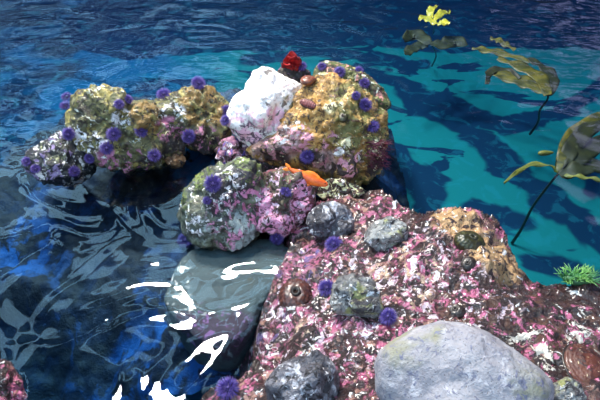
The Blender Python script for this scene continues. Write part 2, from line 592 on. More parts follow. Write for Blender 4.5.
DARK = (42, 26, 26); WHITE = (245, 240, 240)
M = {}
M['reef'] = rock_mat('reef_crust', (84, 46, 44), (40, 22, 23), [
    ((158, 84, 112), 10, 0.52, 0.025, 6, 0.8, None),
    ((118, 44, 72), 17, 0.57, 0.025, 4, 0.6, None),
    ((146, 108, 96), 20, 0.56, 0.025, 5, 0.5, None),
    ((74, 46, 34), 20, 0.44, 0.025, 6, 0.8, [reg(530, 325, .15, .34), reg(585, 330, .15, .26), reg(500, 300, .15, .2)]),
    ((190, 104, 136), 11, 0.60, 0.02, 7, 0.9, None),
    ((186, 98, 132), 12, 0.56, 0.015, 6, 0.9, [reg(480, 300, .15, .14), reg(540, 320, .15, .25), reg(520, 360, .15, .12), reg(590, 350, .15, .15)]),
    ((146, 86, 112), 7, 0.51, 0.03, 6, 0.8, [reg(300, 320, 0, .18), reg(300, 260, 0, .14), reg(340, 345, 0, .14), reg(370, 215, 0, .1)]),
    ((56, 28, 26), 9, 0.43, 0.03, 6, 0.8, [reg(510, 262, .1, .07), reg(518, 285, .1, .08), reg(560, 296, .1, .14), reg(420, 216, .1, .08), reg(360, 196, .1, .08), reg(600, 300, .1, .12)]),
    ((186, 158, 132), 13, 0.53, 0.03, 6, 0.8, [reg(410, 265, .18, .16), reg(300, 340, .1, .08), reg(395, 300, .1, .1)]),
    ((218, 192, 202), 25, 0.55, 0.025, 5, 0.7, [reg(400, 270, .18, .26), reg(360, 300, .15, .22), reg(440, 300, .18, .2), reg(280, 330, .08, .2), reg(480, 285, .2, .16)]),
    ((36, 20, 20), 16, 0.535, 0.025, 6, 0.9, None),
    ((176, 138, 96), 9, 0.36, 0.03, 5, 0.8, [reg(458, 219, .23, .10), reg(497, 255, .19, .115)]),
    ((48, 24, 22), 32, 0.56, 0.025, 4, 0.6, None),
    (WHITE, 26, 0.635, 0.015, 5, 0.7, None),
    ((96, 78, 124), 22, 0.60, 0.025, 6, 0.8, [reg(300, 260, .05, .14), reg(268, 320, .1, .10)]),
    ((232, 216, 196), 14, 0.60, 0.015, 5, 0.7, [reg(590, 315, .15, .14), reg(540, 350, .2, .14)]),
], rough=0.4, bump=1.0, coat=0.45, bscale=75)

M['white'] = rock_mat('bleached_crust', (250, 245, 238), (236, 228, 226), [
    ((176, 160, 160), 30, 0.60, 0.04, 6, 0.9, None),
    ((206, 160, 178), 18, 0.50, 0.04, 5, 0.6, [reg(250, 138, .08, .15), reg(275, 132, 0, .12)]),
    ((104, 96, 92), 16, 0.63, 0.02, 6, 0.9, None),
    ((130, 120, 70), 14, 0.50, 0.04, 5, 0.6, [reg(298, 104, .2, .09), reg(285, 115, 0, .06)]),
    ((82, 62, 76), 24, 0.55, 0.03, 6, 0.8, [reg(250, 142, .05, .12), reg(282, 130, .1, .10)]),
], rough=0.6, bump=0.6, coat=0.05, bscale=50)

M['ochre'] = rock_mat('ochre_crust', (178, 132, 62), (132, 98, 44), [
    ((88, 84, 36), 9, 0.44, 0.05, 6, 0.6, [reg(372, 130, .2, .2), reg(360, 108, .3, .16), reg(372, 160, 0, .14)]),
    ((78, 52, 30), 20, 0.59, 0.03, 6, 0.8, None),
    ((186, 150, 88), 22, 0.58, 0.03, 6, 0.8, None),
    ((226, 206, 166), 20, 0.53, 0.02, 6, 0.8, [reg(333, 104, .25, .05), reg(350, 146, .15, .05), reg(378, 148, .1, .05)]),
    ((150, 118, 112), 14, 0.40, 0.03, 6, 0.8, [reg(285, 142, 0, .09), reg(262, 152, 0, .08), reg(325, 162, 0, .06)]),
    ((202, 140, 156), 26, 0.50, 0.02, 6, 0.9, [reg(298, 140, .1, .08), reg(270, 150, .05, .08), reg(332, 142, .1, .05), reg(352, 165, .05, .07), reg(318, 160, 0, .06)]),
    ((232, 222, 220), 24, 0.54, 0.02, 6, 0.9, [reg(285, 136, .1, .07), reg(338, 148, .1, .04), reg(365, 158, .05, .035), reg(296, 128, 0, .04)]),
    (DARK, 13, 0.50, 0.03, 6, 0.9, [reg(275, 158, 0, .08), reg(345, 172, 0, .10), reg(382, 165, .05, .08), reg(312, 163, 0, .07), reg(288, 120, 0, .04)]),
    ((52, 38, 22), 40, 0.60, 0.02, 5, 0.5, None),
    ((236, 214, 170), 44, 0.66, 0.02, 4, 0.5, None),
], rough=0.5, bump=0.9, coat=0.2, bscale=60)

M['green'] = rock_mat('green_algae_crust', (86, 94, 42), (62, 58, 34), [
    ((150, 146, 92), 26, 0.58, 0.03, 5, 0.7, None),
    ((50, 34, 32), 20, 0.54, 0.03, 6, 0.7, None),
    ((200, 204, 186), 18, 0.62, 0.02, 6, 0.8, None),
    ((190, 130, 120), 20, 0.60, 0.02, 5, 0.8, None),
], rough=0.5, bump=0.9, coat=0.2)

M['olive'] = rock_mat('olive_crust', (120, 118, 72), (84, 84, 52), [
    ((48, 46, 32), 20, 0.53, 0.03, 6, 0.8, None),
    ((128, 118, 62), 13, 0.57, 0.03, 6, 0.7, None),
    ((196, 204, 196), 15, 0.63, 0.02, 6, 1.0, None),
    ((112, 88, 42), 12, 0.48, 0.04, 6, 0.8, [reg(205, 100, 0, .14), reg(150, 115, 0, .10)]),
    ((222, 220, 226), 22, 0.53, 0.02, 6, 1.0, [reg(90, 146, 0, .08), reg(78, 136, 0, .06), reg(172, 116, .05, .07), reg(122, 118, 0, .05), reg(105, 150, 0, .06)]),
    ((160, 100, 130), 20, 0.52, 0.02, 6, 0.9, [reg(168, 130, .05, .07), reg(135, 163, 0, .08), reg(205, 138, 0, .08), reg(110, 160, 0, .07), reg(180, 140, 0, .07)]),
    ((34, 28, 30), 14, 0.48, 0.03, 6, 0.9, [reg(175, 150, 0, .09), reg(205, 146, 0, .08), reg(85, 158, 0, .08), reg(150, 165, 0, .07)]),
    ((44, 36, 26), 40, 0.58, 0.02, 5, 0.5, None),
    ((190, 186, 150), 46, 0.66, 0.02, 4, 0.5, None),
], rough=0.5, bump=0.9, coat=0.2)

M['speck'] = rock_mat('barnacled_crust', (62, 66, 58), (34, 38, 46), [
    ((30, 30, 42), 22, 0.53, 0.02, 5, 0.8, None),
    ((214, 216, 214), 22, 0.56, 0.015, 5, 1.0, None),
    ((132, 116, 156), 18, 0.60, 0.02, 5, 0.8, None),
    ((120, 124, 92), 13, 0.60, 0.03, 5, 0.8, None),
    ((26, 26, 34), 44, 0.56, 0.02, 4, 0.6, None),
], rough=0.5, bump=1.0, coat=0.2, bscale=45)

M['mound'] = rock_mat('mound_crust', (112, 118, 94), (74, 80, 76), [
    ((90, 102, 44), 9, 0.44, 0.05, 6, 0.6, [reg(242, 166, .08, .10), reg(190, 195, .05, .08), reg(205, 172, .05, .08), reg(255, 172, 0, .06)]),
    ((58, 60, 46), 18, 0.54, 0.03, 6, 0.8, None),
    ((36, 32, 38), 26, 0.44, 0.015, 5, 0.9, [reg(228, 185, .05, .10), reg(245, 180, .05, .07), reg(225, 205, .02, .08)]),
    ((230, 218, 222), 34, 0.55, 0.015, 5, 0.9, [reg(228, 184, .05, .08), reg(195, 225, .02, .06), reg(220, 205, .02, .07)]),
    ((188, 116, 150), 22, 0.53, 0.02, 6, 0.9, [reg(256, 205, .05, .12), reg(228, 218, .05, .10), reg(235, 235, 0, .1)]),
    ((220, 222, 222), 16, 0.63, 0.015, 6, 1.0, None),
    ((140, 152, 150), 9, 0.52, 0.05, 5, 0.6, [reg(230, 235, 0, .12)]),
    ((40, 40, 32), 40, 0.60, 0.02, 5, 0.6, None),
], rough=0.45, bump=0.9, coat=0.25, bscale=55)

M['ring'] = rock_mat('rosy_crust', (96, 94, 64), (70, 54, 46), [
    ((58, 40, 34), 18, 0.54, 0.03, 6, 0.8, None),
    ((214, 140, 172), 18, 0.40, 0.02, 6, 0.9, [reg(262, 215, .03, .06), reg(272, 226, .03, .06), reg(288, 228, 0, .06), reg(303, 208, .05, .06), reg(302, 190, .05, .05), reg(258, 195, 0, .06)]),
    ((214, 176, 194), 30, 0.56, 0.02, 6, 0.9, None),
    ((112, 46, 62), 28, 0.57, 0.02, 6, 0.9, None),
    ((44, 30, 30), 40, 0.58, 0.02, 5, 0.6, None),
], rough=0.45, bump=0.9, coat=0.25, bscale=60)

M['slab'] = rock_mat('slab_stone', (58, 76, 82), (46, 62, 68), [
    ((50, 56, 50), 9, 0.66, 0.03, 6, 0.6, None),
    ((180, 190, 190), 30, 0.58, 0.02, 5, 1.0, [reg(172, 290, -.02, .08), reg(178, 272, -.02, .06), reg(190, 322, -.02, .08)]),
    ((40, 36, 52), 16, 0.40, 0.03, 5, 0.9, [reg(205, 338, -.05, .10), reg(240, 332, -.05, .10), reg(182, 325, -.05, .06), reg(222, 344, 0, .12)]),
    ((96, 70, 116), 26, 0.60, 0.02, 5, 0.9, [reg(200, 335, -.05, .12), reg(240, 334, -.05, .1)]),
], rough=0.85, bump=0.3, coat=0.0, bscale=40)

M['bgrey'] = rock_mat('pale_grey_stone', (150, 147, 152), (134, 131, 138), [
    ((92, 92, 106), 10, 0.63, 0.05, 7, 1.6, None),
    ((150, 147, 152), 18, 0.60, 0.06, 6, 0.6, None),
    ((112, 110, 92), 5, 0.5, 0.1, 5, 0.6, [reg(410, 335, .3, .10), reg(540, 380, .3, .1)]),
    ((96, 96, 112), 46, 0.60, 0.03, 5, 0.6, None),
], rough=0.65, bump=0.45, coat=0.0, bscale=85)

M['dgrey'] = rock_mat('dark_grey_stone', (110, 108, 116), (64, 62, 70), [
    ((164, 164, 172), 14, 0.57, 0.05, 7, 0.9, None),
    ((34, 32, 38), 18, 0.56, 0.04, 6, 0.9, None),
    ((210, 208, 216), 36, 0.63, 0.02, 5, 0.6, None),
    ((30, 28, 32), 42, 0.60, 0.02, 5, 0.6, None),
], rough=0.5, bump=0.9, coat=0.1, bscale=55)

M['mgrey'] = rock_mat('mossy_grey_stone', (148, 148, 146), (92, 92, 94), [
    ((130, 130, 82), 9, 0.56, 0.05, 6, 0.8, None),
    ((42, 38, 42), 14, 0.56, 0.04, 6, 0.9, None),
    ((220, 220, 224), 30, 0.61, 0.02, 5, 0.6, None),
    ((40, 38, 40), 42, 0.59, 0.02, 5, 0.6, None),
], rough=0.5, bump=0.9, coat=0.1, bscale=60)

M['tanc'] = rock_mat('tan_cobble_stone', (150, 112, 76), (84, 58, 44), [((220, 180, 150), 30, .6, .02, 5, .8, None), (DARK, 26, .55, .03, 5, .8, None)], bump=.8)
M['rosec'] = rock_mat('rose_cobble_crust', (180, 120, 150), (104, 70, 84), [((230, 200, 212), 26, .54, .02, 6, .9, None), (DARK, 22, .53, .03, 6, .9, None), ((96, 74, 150), 18, .58, .02, 5, .8, None)], bump=.9)
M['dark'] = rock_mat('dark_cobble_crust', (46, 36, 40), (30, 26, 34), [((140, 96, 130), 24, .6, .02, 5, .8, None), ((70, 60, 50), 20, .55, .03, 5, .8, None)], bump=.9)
M['palec'] = rock_mat('pale_barnacle_crust', (120, 96, 72), (70, 46, 38), [((226, 216, 160), 26, .52, .02, 6, 1.0, None), ((236, 220, 222), 34, .60, .02, 5, .8, None), (DARK, 22, .55, .03, 6, .9, None)], bump=.9)
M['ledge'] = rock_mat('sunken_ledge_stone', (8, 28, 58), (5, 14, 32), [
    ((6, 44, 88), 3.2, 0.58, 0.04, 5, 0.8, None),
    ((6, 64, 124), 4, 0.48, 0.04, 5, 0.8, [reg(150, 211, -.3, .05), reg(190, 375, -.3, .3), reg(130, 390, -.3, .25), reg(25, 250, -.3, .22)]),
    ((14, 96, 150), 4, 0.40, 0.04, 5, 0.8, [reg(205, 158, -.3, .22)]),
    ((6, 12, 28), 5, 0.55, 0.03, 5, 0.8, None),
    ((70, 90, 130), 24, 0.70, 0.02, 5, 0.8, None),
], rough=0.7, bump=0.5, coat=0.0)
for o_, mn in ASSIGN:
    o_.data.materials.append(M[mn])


# ------------------------------------------------------------------ basin and water
def floor_mat():
    m, t, b = newmat('basin_floor_paint')
    geo = t.new('ShaderNodeNewGeometry'); P = geo.outputs['Position']
    # teal paint on the right, deep blue on the left
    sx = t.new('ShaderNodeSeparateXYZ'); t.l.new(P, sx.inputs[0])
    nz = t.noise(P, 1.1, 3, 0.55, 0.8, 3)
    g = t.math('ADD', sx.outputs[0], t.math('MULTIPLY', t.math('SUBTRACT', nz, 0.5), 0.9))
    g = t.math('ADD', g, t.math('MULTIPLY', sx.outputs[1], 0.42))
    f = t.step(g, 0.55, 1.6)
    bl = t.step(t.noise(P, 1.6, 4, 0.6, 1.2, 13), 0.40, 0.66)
    bl = t.math('MAXIMUM', bl, region_mask(t, P, [(at(180, 385, FLOOR_Z), .45), (at(30, 250, FLOOR_Z), .35), (at(130, 62, FLOOR_Z), .45), (at(200, 60, FLOOR_Z), .45), (at(70, 95, FLOOR_Z), .3)], 5, .25))  # the far rounds paint a lit cyan zone into the floor colour
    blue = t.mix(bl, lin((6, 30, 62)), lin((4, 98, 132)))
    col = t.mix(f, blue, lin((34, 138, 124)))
    # long bands of shade from above, painted into the floor colour
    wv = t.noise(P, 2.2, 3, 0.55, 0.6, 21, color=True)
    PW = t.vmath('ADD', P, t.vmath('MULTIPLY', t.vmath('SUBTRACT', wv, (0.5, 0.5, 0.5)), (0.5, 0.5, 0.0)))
    shade_f = None
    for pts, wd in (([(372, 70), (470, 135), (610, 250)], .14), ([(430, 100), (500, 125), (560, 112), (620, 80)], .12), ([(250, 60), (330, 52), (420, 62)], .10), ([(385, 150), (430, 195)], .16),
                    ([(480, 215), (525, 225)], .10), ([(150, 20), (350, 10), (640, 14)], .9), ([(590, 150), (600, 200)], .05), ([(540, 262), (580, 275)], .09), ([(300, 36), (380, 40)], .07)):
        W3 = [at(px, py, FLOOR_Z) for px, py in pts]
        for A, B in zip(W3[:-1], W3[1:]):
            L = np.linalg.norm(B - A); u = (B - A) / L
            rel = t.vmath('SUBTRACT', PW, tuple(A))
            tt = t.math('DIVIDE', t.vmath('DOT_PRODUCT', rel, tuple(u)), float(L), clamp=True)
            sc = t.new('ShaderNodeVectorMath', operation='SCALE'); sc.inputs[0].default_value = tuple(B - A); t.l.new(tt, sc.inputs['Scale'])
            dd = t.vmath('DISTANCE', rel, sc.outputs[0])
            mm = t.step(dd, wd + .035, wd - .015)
            shade_f = mm if shade_f is None else t.math('MAXIMUM', shade_f, mm)
    shade_n = t.noise(P, 1.3, 4, 0.5, 0.9, 5, stretch=(1.0, 2.4, 1.0, math.radians(32)))
    shade_f = t.math('MAXIMUM', shade_f, t.step(shade_n, 0.57, 0.60))
    col = t.mix(t.math('MULTIPLY', shade_f, 0.93), col, lin((8, 30, 70)))
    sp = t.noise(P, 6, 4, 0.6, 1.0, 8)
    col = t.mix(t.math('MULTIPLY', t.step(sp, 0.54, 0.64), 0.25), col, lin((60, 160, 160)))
    t.l.new(col, b.inputs['Base Color'])
    b.inputs['Roughness'].default_value = 0.8
    return m


X0, X1, Y0, Y1 = -6.0, 6.2, 0.2, 8.5


def box_mesh(name, a, b, mat):
    x0, y0, z0 = a; x1, y1, z1 = b
    V = [(x0, y0, z0), (x1, y0, z0), (x1, y1, z0), (x0, y1, z0), (x0, y0, z1), (x1, y0, z1), (x1, y1, z1), (x0, y1, z1)]
    Fq = [(3, 2, 1, 0), (4, 5, 6, 7), (0, 1, 5, 4), (1, 2, 6, 5), (2, 3, 7, 6), (3, 0, 4, 7)]
    return link(name, mesh(name, V, Fq, False), mat)


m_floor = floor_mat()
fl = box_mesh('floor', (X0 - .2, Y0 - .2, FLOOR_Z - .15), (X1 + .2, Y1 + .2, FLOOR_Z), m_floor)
fl['kind'] = 'structure'
m_wall = simple_mat('basin_wall', (20, 26, 44), (30, 30, 40), 3, 0.7)
for nm, a, b in (('wall_back', (X0 - .2, Y1, FLOOR_Z), (X1 + .2, Y1 + .2, .5)), ('wall_left', (X0 - .2, Y0, FLOOR_Z), (X0, Y1, .5)),
                 ('wall_right', (X1, Y0, FLOOR_Z), (X1 + .2, Y1, .5)), ('wall_front', (X0 - .2, Y0 - .2, FLOOR_Z), (X1 + .2, Y0, .08))):
    w = box_mesh(nm, a, b, m_wall); w['kind'] = 'structure'


def water_mat():
    m = bpy.data.materials.new('water')
    m.use_nodes = True
    t = NT(m.node_tree)
    t.n.clear()
    out = t.new('ShaderNodeOutputMaterial')
    geo = t.new('ShaderNodeNewGeometry'); P = geo.outputs['Position']
    # long lazy swell, wind ripples, fine shimmer
    h1 = t.noise(P, 2.7, 1, 0.35, 1.0, 3)
    h2 = t.noise(P, 3.6, 1, 0.4, 0.6, 5, stretch=(0.9, 1.7, 1.0, math.radians(24)))
    h3 = t.noise(P, 20, 2, 0.5, 0.4, 9, stretch=(0.8, 1.6, 1.0, math.radians(-18)))
    sx = t.new('ShaderNodeSeparateXYZ'); t.l.new(P, sx.inputs[0])
    far = t.step(sx.outputs[1], 2.0, 3.4)
    h = t.math('MULTIPLY', h1, 0.019)
    h = t.math('ADD', h, t.math('MULTIPLY', h2, t.math('MULTIPLY_ADD', far, 0.030, 0.0012)))
    h = t.math('ADD', h, t.math('MULTIPLY', h3, t.math('MULTIPLY', far, 0.0022)))
    bp = t.new('ShaderNodeBump'); bp.inputs['Strength'].default_value = 1.0; bp.inputs['Distance'].default_value = 1.0
    t.l.new(h, bp.inputs['Height'])
    fr = t.new('ShaderNodeFresnel'); fr.inputs['IOR'].default_value = 1.333; t.l.new(bp.outputs[0], fr.inputs['Normal'])
    gl = t.new('ShaderNodeBsdfGlossy'); gl.inputs['Roughness'].default_value = 0.0; t.l.new(bp.outputs[0], gl.inputs['Normal'])
    tr = t.new('ShaderNodeBsdfTransparent')
    mx = t.new('ShaderNodeMixShader')
    t.l.new(fr.outputs[0], mx.inputs[0]); t.l.new(tr.outputs[0], mx.inputs[1]); t.l.new(gl.outputs[0], mx.inputs[2])
    t.l.new(mx.outputs[0], out.inputs['Surface'])
    va = t.new('ShaderNodeVolumeAbsorption')
    va.inputs['Color'].default_value = (0.02, 0.62, 0.80, 1); va.inputs['Density'].default_value = 1.1
    t.l.new(va.outputs[0], out.inputs['Volume'])
    return m


wt = box_mesh('water', (X0, Y0, FLOOR_Z - .05), (X1, Y1, 0.0), water_mat())
wt['kind'] = 'structure'

# ------------------------------------------------------------------ purple urchins
def quat_to(n):
    return Vector(n).to_track_quat('Z', 'Y')


m_test = simple_mat('urchin_test', (46, 30, 88), (28, 18, 60), 60, 0.6)
m_spine = simple_mat('urchin_spine', (104, 84, 166), (60, 44, 120), 40, 0.45)
m_mouth = simple_mat('urchin_mouth', (150, 130, 190), (110, 90, 160), 60, 0.5)


def urchin_protos():
    D, Fc = icos(3)
    V = D.copy(); V[:, 2] = V[:, 2] * 0.55
    V[:, :2] *= (1 - 0.12 * np.clip(V[:, 2:3], 0, 1) * 2)
    a = np.arctan2(V[:, 1], V[:, 0])
    rr = 1 + 0.04 * np.cos(a * 10)
    V[:, :2] *= rr[:, None]
    V *= 0.5; V[:, 2] += 0.2
    test = mesh('urchin_test', V, Fc)
    parts = []
    N = 330
    for i in range(N):
        z = 1 - (i + 0.5) / N * 1.25
        r = math.sqrt(max(0, 1 - z * z)); q = i * 2.399963
        d = np.array([r * math.cos(q), r * math.sin(q), z])
        d = d + rng.normal(size=3) * 0.12; d /= np.linalg.norm(d)
        base = np.array([d[0] * .46, d[1] * .46, d[2] * .25 + .2])
        L = (0.50 if z < .75 else 0.34) * (0.8 + rng.rand() * .35)
        dirn = d * np.array([1, 1, .85]); dirn /= np.linalg.norm(dirn)
        tip = base + dirn * L
        if tip[2] < -0.05: tip[2] = -0.05
        parts.append(tube([base, base + (tip - base) * .5, tip], [.026, .022, .006], 5))
    V2, F2 = merge(parts)
    spines = mesh('urchin_spines', V2, F2)
    D2, F3 = icos(2)
    V3 = D2 * np.array([.13, .13, .06]); V3[:, 2] += .47
    mouth = mesh('urchin_top_plate', V3, F3)
    test.materials.append(m_test); spines.materials.append(m_spine); mouth.materials.append(m_mouth)
    return test, spines, mouth


UT, US, UM = urchin_protos()
URCHINS = [
    (67, 98, 5, 'purple urchin on the left flank of the olive boulder, upper of a touching pair'),
    (66, 107, 5.5, 'purple urchin on the left flank of the olive boulder, lower of a touching pair'),
    (128, 100, 4.5, 'small purple urchin at the notch on the olive boulder crest'),
    (119, 105, 5, 'purple urchin beside a pale patch near the olive boulder top'),
    (69, 134, 6, 'blue violet urchin where the olive boulder meets the barnacled one'),
    (114, 135, 7, 'purple urchin in the middle of the olive boulder face, left of two abreast'),
    (140, 132, 6.5, 'purple urchin in the middle of the olive boulder face, right of two abreast'),
    (107, 148, 6.5, 'purple urchin just below the two abreast on the olive boulder'),
    (154, 156, 6.5, 'bright blue violet urchin at the lower right waterline of the olive boulder'),
    (90, 158, 5, 'blue urchin at the lower left waterline of the olive boulder'),
    (74, 172, 5.5, 'blue urchin at the water edge under the barnacled boulder'),
    (27, 162, 4.5, 'small violet urchin at the left tip of the barnacled boulder'),
    (36, 169, 4.5, 'small violet urchin low on the barnacled boulder, near its left tip'),
    (164, 96, 7, 'lilac urchin on the left crest of the low olive boulder'),
    (198, 84, 7, 'lilac urchin on the top crest of the low olive boulder'),
    (188, 136, 7, 'blue urchin low on the front of the low olive boulder'),
    (226, 111, 5.5, 'violet urchin on the left edge of the white boulder, upper of two'),
    (226, 121, 5.5, 'violet urchin on the left edge of the white boulder, lower of two'),
    (302, 67, 5, 'violet urchin next to the red seaweed'),
    (322, 67, 4.5, 'violet urchin at the far left of the green rock rim'),
    (340, 73, 6, 'dark purple urchin on the crown of the green rock'),
    (359, 71, 4.5, 'purple urchin on the back rim of the green rock'),
    (364, 84, 5.5, 'purple urchin on the right slope of the green rock'),
    (356, 96, 4.5, 'small purple urchin between the green rock and the ochre boulder'),
    (365, 105, 6.5, 'lavender urchin at the right end of the green rock'),
    (372, 127, 7, 'lavender urchin alone on the right shoulder of the ochre boulder'),
    (307, 157, 7, 'violet urchin under the ochre boulder, just above the orange fish'),
    (213, 184, 9, 'large blue violet urchin on the grey green boulder'),
    (207, 201, 4.5, 'small blue urchin below the large one on the grey green boulder'),
    (186, 241, 8, 'pinkish violet urchin at the left foot of the grey green boulder'),
    (286, 193, 7, 'violet urchin sitting in the ring of the rosy boulder'),
    (277, 238, 7, 'violet urchin at the foot of the rosy boulder'),
    (334, 246, 9, 'deep purple urchin just below the craggy grey cobble'),
    (327, 289, 9, 'mauve urchin on the left side of the squarish grey cobble'),
    (389, 318, 9, 'dark violet urchin between the squarish cobble and pale grey boulder'),
    (228, 390, 11, 'dark purple urchin at the bottom edge, nearest of all'),
]
SURF = list(BVHS)
for i, (px, py, r, lab) in enumerate(URCHINS):
    p, n = hit(px, py, SURF)
    dist = np.linalg.norm(p - CAM)
    n = n * 0.6 - ray(px, py) * 0.25 + np.array([0, 0, .35])
    n /= np.linalg.norm(n)
    R = r * dist / F * 1.12
    e = empty('sea_urchin', p, lab, 'urchin', 'purple sea urchins on the rocks', quat_to(n) @ Vector((0, 0, 1)).rotation_difference(Vector((0, 0, 1))))
    e.scale = (R, R, R)
    link('test', UT, None, e)
    s = link('spines', US, None, e); s['kind'] = 'stuff'
    link('top_plate', UM, None, e)

# ------------------------------------------------------------------ anemones, molluscs
def closed_anemone(px, py, rx, ry, mat, mat2, label):
    p, n = hit(px, py, SURF)
    dist = np.linalg.norm(p - CAM)
    k = dist / F
    n = n * .5 + np.array([0, 0, .5]); n /= np.linalg.norm(n)
    e = empty('anemone', p - n * 0.004, label, 'anemone', None, quat_to(n))
    D, Fc = icos(5)
    a = np.arctan2(D[:, 1], D[:, 0]); s = np.hypot(D[:, 0], D[:, 1])
    up = np.clip(D[:, 2], 0, 1)
    w = 1 + .02 * np.cos(a * 22) * s
    dim = 0.16 * np.exp(-(s / .3) ** 2) * (D[:, 2] > 0)
    V = np.stack([D[:, 0] * rx * k * w, D[:, 1] * ry * k * w * 1.2, (D[:, 2] * .75 - dim) * min(rx, ry) * k * w], 1)
    V += D * (fbm(D, 5, 3, int(px)) * 0.05 * rx * k)[:, None]
    link('column', mesh('anemone_column', V, Fc), mat, e)
    parts = []
    for q in range(22):
        b = 2 * math.pi * q / 22
        c0 = np.array([math.cos(b) * rx, math.sin(b) * ry * 1.2, 0]) * k
        h = .42 * min(rx, ry) * k
        parts.append(tube([c0 * .30 + [0, 0, h * 1.50], c0 * .2 + [0, 0, h * 1.66], c0 * .06 + [0, 0, h * 1.45]], [.0028, .0026, .0016], 5))
    V2, F2 = merge(parts)
    tn = link('tentacles', mesh('tucked_tentacles', V2, F2), mat2, e)
    return e


m_an1 = simple_mat('olive_anemone_skin', (58, 56, 20), (34, 32, 14), 50, .35, .2)
m_an2 = simple_mat('brown_anemone_skin', (84, 44, 34), (50, 26, 24), 50, .4, .15)
m_an3 = simple_mat('dark_anemone_skin', (40, 26, 20), (24, 16, 12), 50, .4, .15)
m_tent = simple_mat('tentacle_skin', (80, 66, 36), (60, 44, 26), 30, .35, .3)
closed_anemone(470, 242, 13, 13, m_an1, m_an1, 'glossy dark olive closed anemone on the tan knob of the reef')
closed_anemone(468, 264, 7, 7, m_an3, m_an3, 'small dark closed anemone below the glossy olive one')
closed_anemone(456, 311, 9, 7.5, m_an3, m_an3, 'dark brown closed anemone above the pale grey boulder')
closed_anemone(296, 296, 17, 16, m_an2, m_an3, 'red brown closed anemone at the left edge of the reef')
closed_anemone(343, 117, 5, 5, m_an1, m_an3, 'small olive closed anemone on the ochre boulder')
closed_anemone(302, 268, 6, 5, m_an2, m_tent, 'small brown closed anemone above the red brown one') if False else None

# open green anemone at the right edge
p, n = hit(578, 282, SURF)
p = np.array(p) + np.array([0, .012, .004])
m_ga = simple_mat('green_tentacle', (116, 168, 84), (60, 124, 76), 20, .4, .2)
m_gb = simple_mat('green_column', (70, 120, 70), (52, 92, 60), 30, .5)
e = empty('anemone', p, 'bright green open anemone with feathery tentacles at the right edge', 'anemone')
D, Fc = icos(4)
V = D * np.array([.055, .028, .022])
link('column', mesh('green_anemone_column', V, Fc), m_gb, e)
parts = []
for q in range(150):
    u = rng.uniform(-1, 1); v = rng.uniform(-1, 1)
    b = np.array([u * .055, v * .022, .012 * (1 - u * u)])
    d = np.array([u * .9 + rng.normal() * .35, v * .9 + rng.normal() * .4, .75 + rng.rand() * .3]); d /= np.linalg.norm(d)
    L = .030 + rng.rand() * .016
    bend = np.array([rng.normal() * .006, rng.normal() * .006, -.004])
    parts.append(tube([b, b + d * L * .5, b + d * L + bend], [.0024, .002, .0008], 5))
V2, F2 = merge(parts)
o = link('tentacles', mesh('green_tentacles', V2, F2), m_ga, e); o['kind'] = 'stuff'


def chiton(px, py, rx, ry, ang, mat, mat2, label, name='chiton', cat='chiton'):
    p, n = hit(px, py, SURF)
    k = np.linalg.norm(p - CAM) / F
    n = n * .5 - ray(px, py) * .3 + np.array([0, 0, .3]); n /= np.linalg.norm(n)
    q = quat_to(n) @ Vector((0, 0, 1)).to_track_quat('Z', 'Y')
    e = empty(name, p, label, cat, None, q)
    # turn so the long axis follows ang in the picture
    loc = np.array(q.to_matrix())
    want = AX * math.cos(ang) + AU * math.sin(ang)
    lx = loc.T.dot(want); a2 = math.atan2(lx[1], lx[0])
    ca, sa = math.cos(a2), math.sin(a2)
    D, Fc = icos(4)
    def rot(V):
        return np.stack([V[:, 0] * ca - V[:, 1] * sa, V[:, 0] * sa + V[:, 1] * ca, V[:, 2]], 1)
    V = D * np.array([rx, ry, ry * .35]) * k
    link('girdle', mesh('girdle', rot(V), Fc), mat2, e)
    for j in range(8):
        u = -0.78 + j * 0.223
        W = D * np.array([rx * .16, ry * .8 * math.sqrt(1 - u * u * .95), ry * .42]) * k
        W[:, 0] += u * rx * k
        W[:, 2] += ry * .25 * k * (1 - u * u)
        link('plate', mesh('plate', rot(W), Fc), mat, e)
    return e


m_ch = simple_mat('chiton_plate', (150, 84, 80), (96, 46, 46), 120, .35, .4)
m_cg = simple_mat('chiton_girdle', (70, 36, 34), (50, 28, 28), 80, .5, .2)
chiton(308, 104, 9, 4.8, math.radians(-22), m_ch, m_cg, 'reddish chiton on the ochre boulder beside the white one')

# snail: a coiled shell
p, n = hit(308, 83, SURF)
k = np.linalg.norm(p - CAM) / F
e = empty('sea_snail', p, 'brown sea snail where the white boulder meets the ochre boulder', 'snail')
parts = []
pts = []; rad = []
for i in range(40):
    u = i / 39
    a = u * 2 * math.pi * 2.6
    r = 5.0 * (1 - u) * k
    pts.append(np.array([math.cos(a) * r, math.sin(a) * r, (1.0 + u * 6) * k])); rad.append((3.9 * (1 - u) + .5) * k)
m_sn = simple_mat('snail_shell', (128, 70, 44), (84, 44, 32), 90, .35, .4)
V, Fc = tube(pts, rad, 12)
link('shell', mesh('shell', V, Fc), m_sn, e)
D, Fc = icos(3)
V = D * np.array([6.0, 4.2, 1.6]) * k
link('foot', mesh('foot', V, Fc), m_cg, e)

